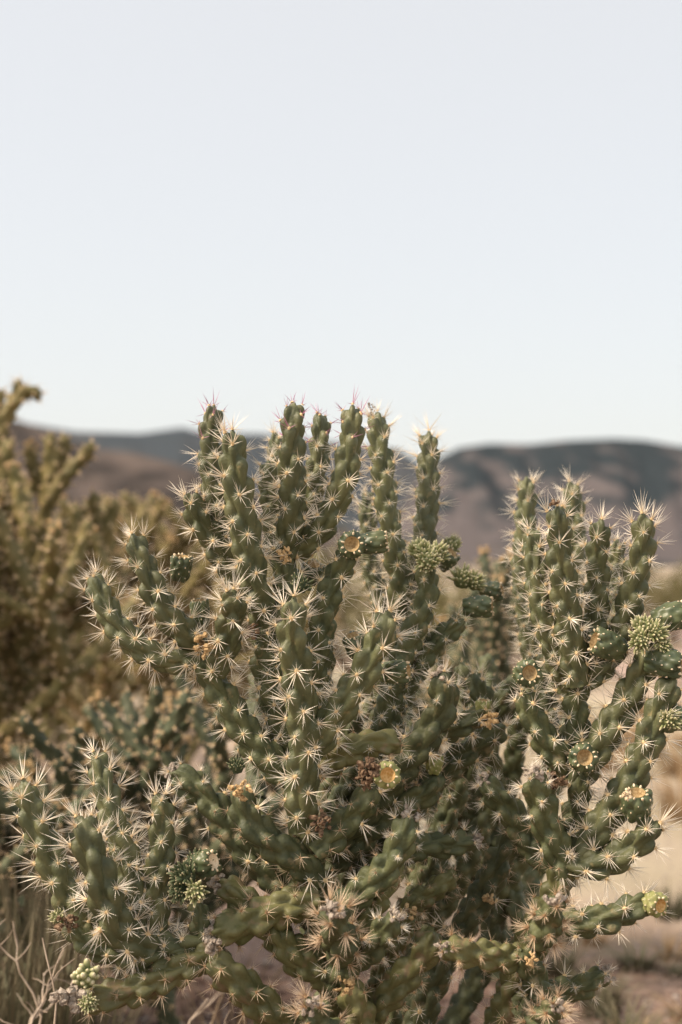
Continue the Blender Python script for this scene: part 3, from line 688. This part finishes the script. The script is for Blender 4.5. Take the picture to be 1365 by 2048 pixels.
cholla('cholla_cactus', -40, 3.1, 1.32, 37, .0200, 4, 'tall olive brown cholla cactus rising above the brown hill ridge, with dry fruits', 'bg', 5, 1.05, trunk=.35, sil=[(-300, 800), (20, 900), (85, 960), (190, 1000), (215, 1060), (300, 1160), (340, 1400)], arms=ARMS)
cholla('cholla_cactus', 265, 4.1, 1.15, 32, .019, 4, 'olive cholla cactus standing between the tall olive brown one and the brown hill', 'bg', 6, 1.1, trunk=.35, sil=[(60, 1100), (120, 985), (330, 985), (360, 1040), (440, 995), (470, 995), (520, 1150)])
cholla('cholla_cactus', 330, 2.45, .66, 33, .015, 3, 'low dark green cholla cactus growing between the sharp front cholla and the tall olive one', 'bgdark', 6, .9, trunk=.12, spread=1.1, sil=[(50, 1330), (180, 1270), (420, 1290), (470, 1400)])
cholla('cholla_cactus', 985, 2.9, .92, 34, .016, 3, 'slender pale spined cholla cactus standing right behind the stems of the sharp front cholla', 'bgdark', 4, 1.2, trunk=.2, spread=.4, sil=[(880, 1250), (930, 1130), (960, 1075), (1010, 1080), (1060, 1200)])
cholla('cholla_cactus', 80, 2.5, .50, 35, .015, 3, 'low sprawling dark cholla cactus at the foot of the tall olive brown one', 'bgdark', 6, .9, trunk=.1, spread=1.2, sil=[(-100, 1300), (60, 1380), (200, 1450)])

# ------------------------------------------------------------------ scrub, grass, twigs, stones
M['leafolive'] = mat('leaf_olive', (.10, .095, .035), .7, (.20, .17, .07), 9, .2, rand=.25)
M['leafgrey'] = mat('leaf_grey_green', (.085, .095, .055), .7, (.17, .165, .10), 9, .2, rand=.25)
M['bark'] = mat('shrub_bark', (.10, .075, .055), .9, (.20, .15, .11), 40, .1)
M['twig'] = mat('dead_twig', (.30, .23, .17), .9, (.52, .42, .33), 60, .1)
M['grass'] = ramp_mat('grass_green', [(0, (.06, .055, .028)), (.5, (.09, .088, .048)), (1, (.24, .19, .12))], .6)
M['grassdry'] = ramp_mat('grass_dry', [(0, (.22, .14, .07)), (.6, (.38, .26, .15)), (1, (.50, .38, .24))], .7)
M['stone'] = mat('stone', (.26, .20, .17), .9, (.46, .39, .34), 30, .15, .3, 90, rand=.3)
def tube(path, r0, r1, nu=5):
    P = np.asarray(path, float); T, N, B = frames(P); th = np.arange(nu) * 2 * math.pi / nu; rr = np.linspace(r0, r1, len(P))
    V = (P[:, None] + rr[:, None, None] * (np.cos(th)[None, :, None] * N[:, None] + np.sin(th)[None, :, None] * B[:, None])).reshape(-1, 3)
    i = np.arange(len(P) - 1)[:, None] * nu + np.arange(nu); k = np.arange(len(P) - 1)[:, None] * nu + (np.arange(nu) + 1) % nu
    return V, np.stack([i, k, k + nu, i + nu], -1).reshape(-1, 4)
def shrub_meshes(seed, h, w, m, nleaf=1600):
    r = np.random.RandomState(seed); Vs, Fs, o = [], [], 0; tips = []
    for k in range(14):
        a = r.uniform(0, 6.28); rad = w * r.uniform(.2, 1); e = np.array([math.cos(a) * rad, math.sin(a) * rad, h * r.uniform(.5, 1)])
        mid = e * np.array([.45, .45, .55]) + r.normal(0, .04, 3) * h
        V, F = tube(catmull([np.zeros(3), mid, e], 5), .012 * h, .004 * h, 4); Vs.append(V); Fs.append(F + o); o += len(V); tips.append((mid, e))
    wood = np_mesh('branches', np.vstack(Vs), [np.vstack(Fs)], [M['bark']])
    c = []
    for k in range(nleaf):
        a, b = tips[r.randint(len(tips))]; q = a + (b - a) * r.uniform(.1, 1.05) + r.normal(0, .085, 3) * np.array([w, w, h]); c.append(q)
    c = np.array(c); c[:, 2] = np.abs(c[:, 2]); d = unit(r.normal(0, 1, (nleaf, 3)) + np.array([0, 0, .6])); e = unit(np.cross(d, r.normal(0, 1, (nleaf, 3)))); L = r.uniform(.02, .045, (nleaf, 1)) * h * 1.4
    V = np.stack([c, c + d * L * .5 + e * L * .3, c + d * L, c + d * L * .5 - e * L * .3], 1).reshape(-1, 3)
    leaves = np_mesh('foliage', V, [np.arange(nleaf * 4).reshape(-1, 4)], [M[m]])
    return wood, leaves
sm = [shrub_meshes(1, .8, .6, 'leafolive'), shrub_meshes(2, .7, .7, 'leafgrey'), shrub_meshes(3, 1.0, .7, 'leafolive')]
rg = random.Random(5)
def shrub(X, Y, k, s, label, group):
    z = float(ground_z(np.array(X), np.array(Y))); e = empty('desert_shrub', (X, Y, z), label, 'shrub', group); e.rotation_euler = (0, 0, rg.uniform(0, 6)); e.scale = (s, s, s * rg.uniform(.8, 1.1))
    link('branches', sm[k][0], e); link('foliage', sm[k][1], e)
for k in range(46):
    Y = rg.uniform(22, 90); x = rg.uniform(-150, 1520); X = (x - W / 2) / FPX * Y
    kk = rg.randrange(3); shrub(X, Y, kk, rg.uniform(.9, 1.9), ['low round olive scrub bush', 'wide grey green scrub bush', 'tall narrow olive scrub bush'][kk] + ' on the distant plain below the hills', ['round olive', 'grey green', 'tall olive'][kk] + ' bushes on the plain')
for (x, Y, s, k) in [(720, 9, 1.0, 2), (640, 10.5, 1.1, 0), (560, 9.5, 1.0, 1), (800, 10, .9, 1), (460, 8, 1.0, 2), (1010, 10, .9, 1), (1345, 15, 1.3, 0), (1290, 17, 1.0, 2), (935, 11, 1.0, 0), (880, 12.5, 1.1, 2)]:
    shrub((x - W / 2) / FPX * Y, Y, k, s, ['round yellowish olive bush', 'wide grey green bush', 'upright olive bush'][k] + ' on the flat a few steps behind the front cholla', ['round olive', 'grey green', 'upright olive'][k] + ' bushes behind the front cholla')
for (x, Y, s) in [(60, 5.2, 1.0), (200, 5.6, .9), (-80, 4.6, 1.0), (380, 6.5, .8)]:
    shrub((x - W / 2) / FPX * Y, Y, 0, s, 'dense olive bush crowded around the feet of the olive chollas', 'bushes at the olive chollas')

def tuft(name, x, Y, h, n, spread, m, seed, label, group=None, w=.0022, lean=(0, 0)):
    r = np.random.RandomState(seed); X = (x - W / 2) / FPX * Y; b = np.array([X, Y, float(ground_z(np.array(X), np.array(Y)))])
    Vs, Fs, ts, o = [], [], [], 0
    for k in range(n):
        a = r.uniform(0, 6.28); q = np.array([math.cos(a), math.sin(a), 0]) * spread * .35 * math.sqrt(r.rand()); L = h * r.uniform(.55, 1.1); out = np.array([math.cos(a), math.sin(a), 0]) * spread * r.uniform(.1, .9) + np.array([lean[0], lean[1], 0]) * r.uniform(.3, 1)
        s = np.linspace(0, 1, 6)[:, None]; P = q + out * s ** 1.8 + np.array([0, 0, 1.]) * L * (s - .18 * s ** 2.5); side = np.array([-math.sin(a), math.cos(a), 0]) * w * (1 - s * .92)
        th = np.array([math.cos(a), math.sin(a), 0.]) * w * .35 * (1 - s * .9)
        V = np.vstack([P - side, P + th, P + side]); i = np.arange(5)
        F = np.vstack([np.stack([i, i + 6, i + 7, i + 1], -1), np.stack([i + 6, i + 12, i + 13, i + 7], -1)])
        Vs.append(V); Fs.append(F + o); ts.append(np.tile(s[:, 0], 3)); o += len(V)
    me = np_mesh(name, np.vstack(Vs), [np.vstack(Fs)], [M[m]], attr=np.concatenate(ts)); return tag(link(name, me, None, b), label, 'grass', group)
G1 = 'green grass tufts under the low branches'
for i, (x, Y, h, n) in enumerate([(30, 1.95, .46, 170), (110, 2.0, .44, 160), (-60, 1.9, .48, 150), (180, 2.1, .36, 120), (70, 2.2, .50, 160)]):
    tuft('grass_tuft', x, Y, h, n, .12, 'grass', i, 'tall dark green grass tuft beside the dead twiggy bush', G1)
tuft('grass_tuft', 810, 1.9, .40, 60, .05, 'grass', 11, 'upright yellow green grass tuft behind the base of the front cholla')
for i, (x, Y) in enumerate([(390, 2.0), (520, 2.2), (300, 1.85), (450, 2.5)]):
    tuft('grass_tuft', x, Y, .24, 34, .22, 'grassdry', 20 + i, 'thin dry brown grass tuft on the ground below the front cholla', 'dry grass tufts', .0016, (.08, -.02))
for i, (x, Y, h) in enumerate([(1240, 2.5, .09), (1300, 2.42, .08), (1190, 2.75, .06), (1330, 3.55, .10), (1120, 2.9, .09), (1270, 3.0, .06)]):
    tuft('grass_tuft', x, Y, h, 70, .12, 'grass', 40 + i, 'low green grass tuft on the bare soil of the path', 'low tufts on the path', .003)

for i in range(16):
    rr_ = random.Random(70 + i); tuft('grass_tuft', rr_.uniform(1180, 1400), rr_.uniform(4.6, 8.5), rr_.uniform(.12, .24), 80, .22, 'grassdry', 70 + i, 'pale dry grass tuft standing at the far edge of the path', 'pale grass beyond the path', .004)
for i in range(14):
    rr_ = random.Random(170 + i); tuft('grass_tuft', rr_.uniform(1080, 1400), rr_.uniform(2.4, 3.6), rr_.uniform(.03, .07), 40, .09, ('grass', 'grassdry')[i % 2], 170 + i, ('tiny green', 'tiny straw coloured')[i % 2] + ' weed sprouting from the reddish soil near the path', ('tiny green', 'tiny straw')[i % 2] + ' weeds', .0025)
# bush added to stand for the dense shade behind the grass
e = empty('desert_shrub', ((10 - W / 2) / FPX * 2.35, 2.35, 0), 'dark grey green bush added for the shade behind the tall grass tufts, under the tall olive cholla', 'shrub'); e.scale = (.62, .62, .66)
link('branches', sm[1][0], e); link('foliage', sm[1][1], e)
# dead twiggy bush
def twig_bush():
    Y = 1.62; X = (40 - W / 2) / FPX * Y; b = np.array([X, Y, float(ground_z(np.array(X), np.array(Y)))]); rg = random.Random(3)
    e = empty('dead_bush', b, 'pale bare dead bush of thin branching twigs below the spiny stems', 'dead bush')
    def twig(p, d, L, r, gen):
        d = unit(d); pts = [p]; dd = d
        for k in range(4): dd = unit(dd + np.array([rg.gauss(0, .22) for _ in range(3)])); pts.append(pts[-1] + dd * L / 4)
        V, F = tube(pts, r, r * .55, 5); Vs.append(V); Fs.append(F + cnt[0]); cnt[0] += len(V)
        if gen:
            for k in range(rg.choice((2, 3, 4))):
                f = rg.randrange(1, 5); twig(pts[f], dd + np.array([rg.gauss(0, .75), rg.gauss(0, .6), rg.gauss(.25, .5)]), L * rg.uniform(.38, .62), r * .66, gen - 1)
    for k in range(12):
        Vs, Fs, cnt = [], [], [0]; a = rg.uniform(0, 6.28)
        twig(np.array([0, 0, -.01]) + np.array([rg.gauss(0, .01), rg.gauss(0, .01), 0]), np.array([math.cos(a) * .45, math.sin(a) * .3, 1]), rg.uniform(.20, .32), .0030, 3)
        link('branch', np_mesh('branch', np.vstack(Vs), [np.vstack(Fs)], [M['twig']]), e)
twig_bush()

# stones on the bare soil
def stone_mesh(seed):
    r = np.random.RandomState(seed); V, F = [], []
    nu, nv = 9, 6
    for v in range(nv + 1):
        p = math.pi * v / nv
        for u in range(nu): a = 2 * math.pi * u / nu; V.append([math.sin(p) * math.cos(a), math.sin(p) * math.sin(a) * .8, math.cos(p) * .55])
    V = np.array(V); d = r.normal(0, 1, (5, 3)); V = V * (1 + .16 * np.sin(V @ d.T * 1.7).sum(1, keepdims=True) / 2)
    i = np.arange(nv)[:, None] * nu + np.arange(nu); k = np.arange(nv)[:, None] * nu + (np.arange(nu) + 1) % nu
    return np_mesh('stone', V, [np.stack([i, i + nu, k + nu, k], -1).reshape(-1, 4)], [M['stone']])
stm = [stone_mesh(i) for i in range(5)]
rg = random.Random(9)
for k in range(60):
    Y = 2.3 + 3.2 * rg.random() ** 1.6; x = rg.uniform(350, 1420); X = (x - W / 2) / FPX * Y; s = rg.uniform(.006, .02) * (1.6 if rg.random() < .15 else 1)
    o = link('stone', stm[k % 5], None, (X, Y, float(ground_z(np.array(X), np.array(Y))) + s * .2)); o.scale = (s, s, s); o.rotation_euler = (0, 0, rg.uniform(0, 6))
    tag(o, 'small rough stone lying on the bare soil behind the front cholla', 'stone', 'stones on the soil')
# fine gravel and litter
r = np.random.RandomState(4); n = 9000
Yg = 2.0 + 5 * r.rand(n) ** 1.7; Xg = (r.uniform(-150, 1500, n) - W / 2) / FPX * Yg; Zg = ground_z(Xg, Yg); sz = r.uniform(.0015, .006, n)
oc = np.array([[1, 0, 0], [0, 1, 0], [-1, 0, 0], [0, -1, 0], [0, 0, .7], [0, 0, -.5]]); of = np.array([[0, 1, 4], [1, 2, 4], [2, 3, 4], [3, 0, 4]])
V = (np.stack([Xg, Yg, Zg + sz * .1], -1)[:, None] + oc[None] * sz[:, None, None] * r.uniform(.6, 1.5, (n, 6, 1))).reshape(-1, 3)
tag(link('gravel', np_mesh('gravel', V, [(of[None] + np.arange(n)[:, None, None] * 6).reshape(-1, 3)], [M['stone']], smooth=False)), 'fine gravel and grit scattered over the bare soil', 'gravel', kind='stuff')

# ------------------------------------------------------------------ air between here and the hills
hz = bpy.data.materials.new('haze_air'); hz.use_nodes = True; n, l = hz.node_tree.nodes, hz.node_tree.links; n.clear()
ov = n.new('ShaderNodeOutputMaterial'); pv = n.new('ShaderNodeVolumePrincipled'); pv.inputs['Density'].default_value = 0.32e-4; pv.inputs['Color'].default_value = (.84, .92, 1.0, 1)
l.new(pv.outputs[0], ov.inputs['Volume'])
bx = np.array([[x, y, z] for x in (-3600, 3600) for y in (-80, 5400) for z in (-40, 480)], float)
bf = np.array([[0, 1, 3, 2], [4, 6, 7, 5], [0, 4, 5, 1], [2, 3, 7, 6], [0, 2, 6, 4], [1, 5, 7, 3]])
USE_HAZE = True
if USE_HAZE: tag(link('haze', np_mesh('haze', bx, [bf], [hz], smooth=False)), kind='stuff')
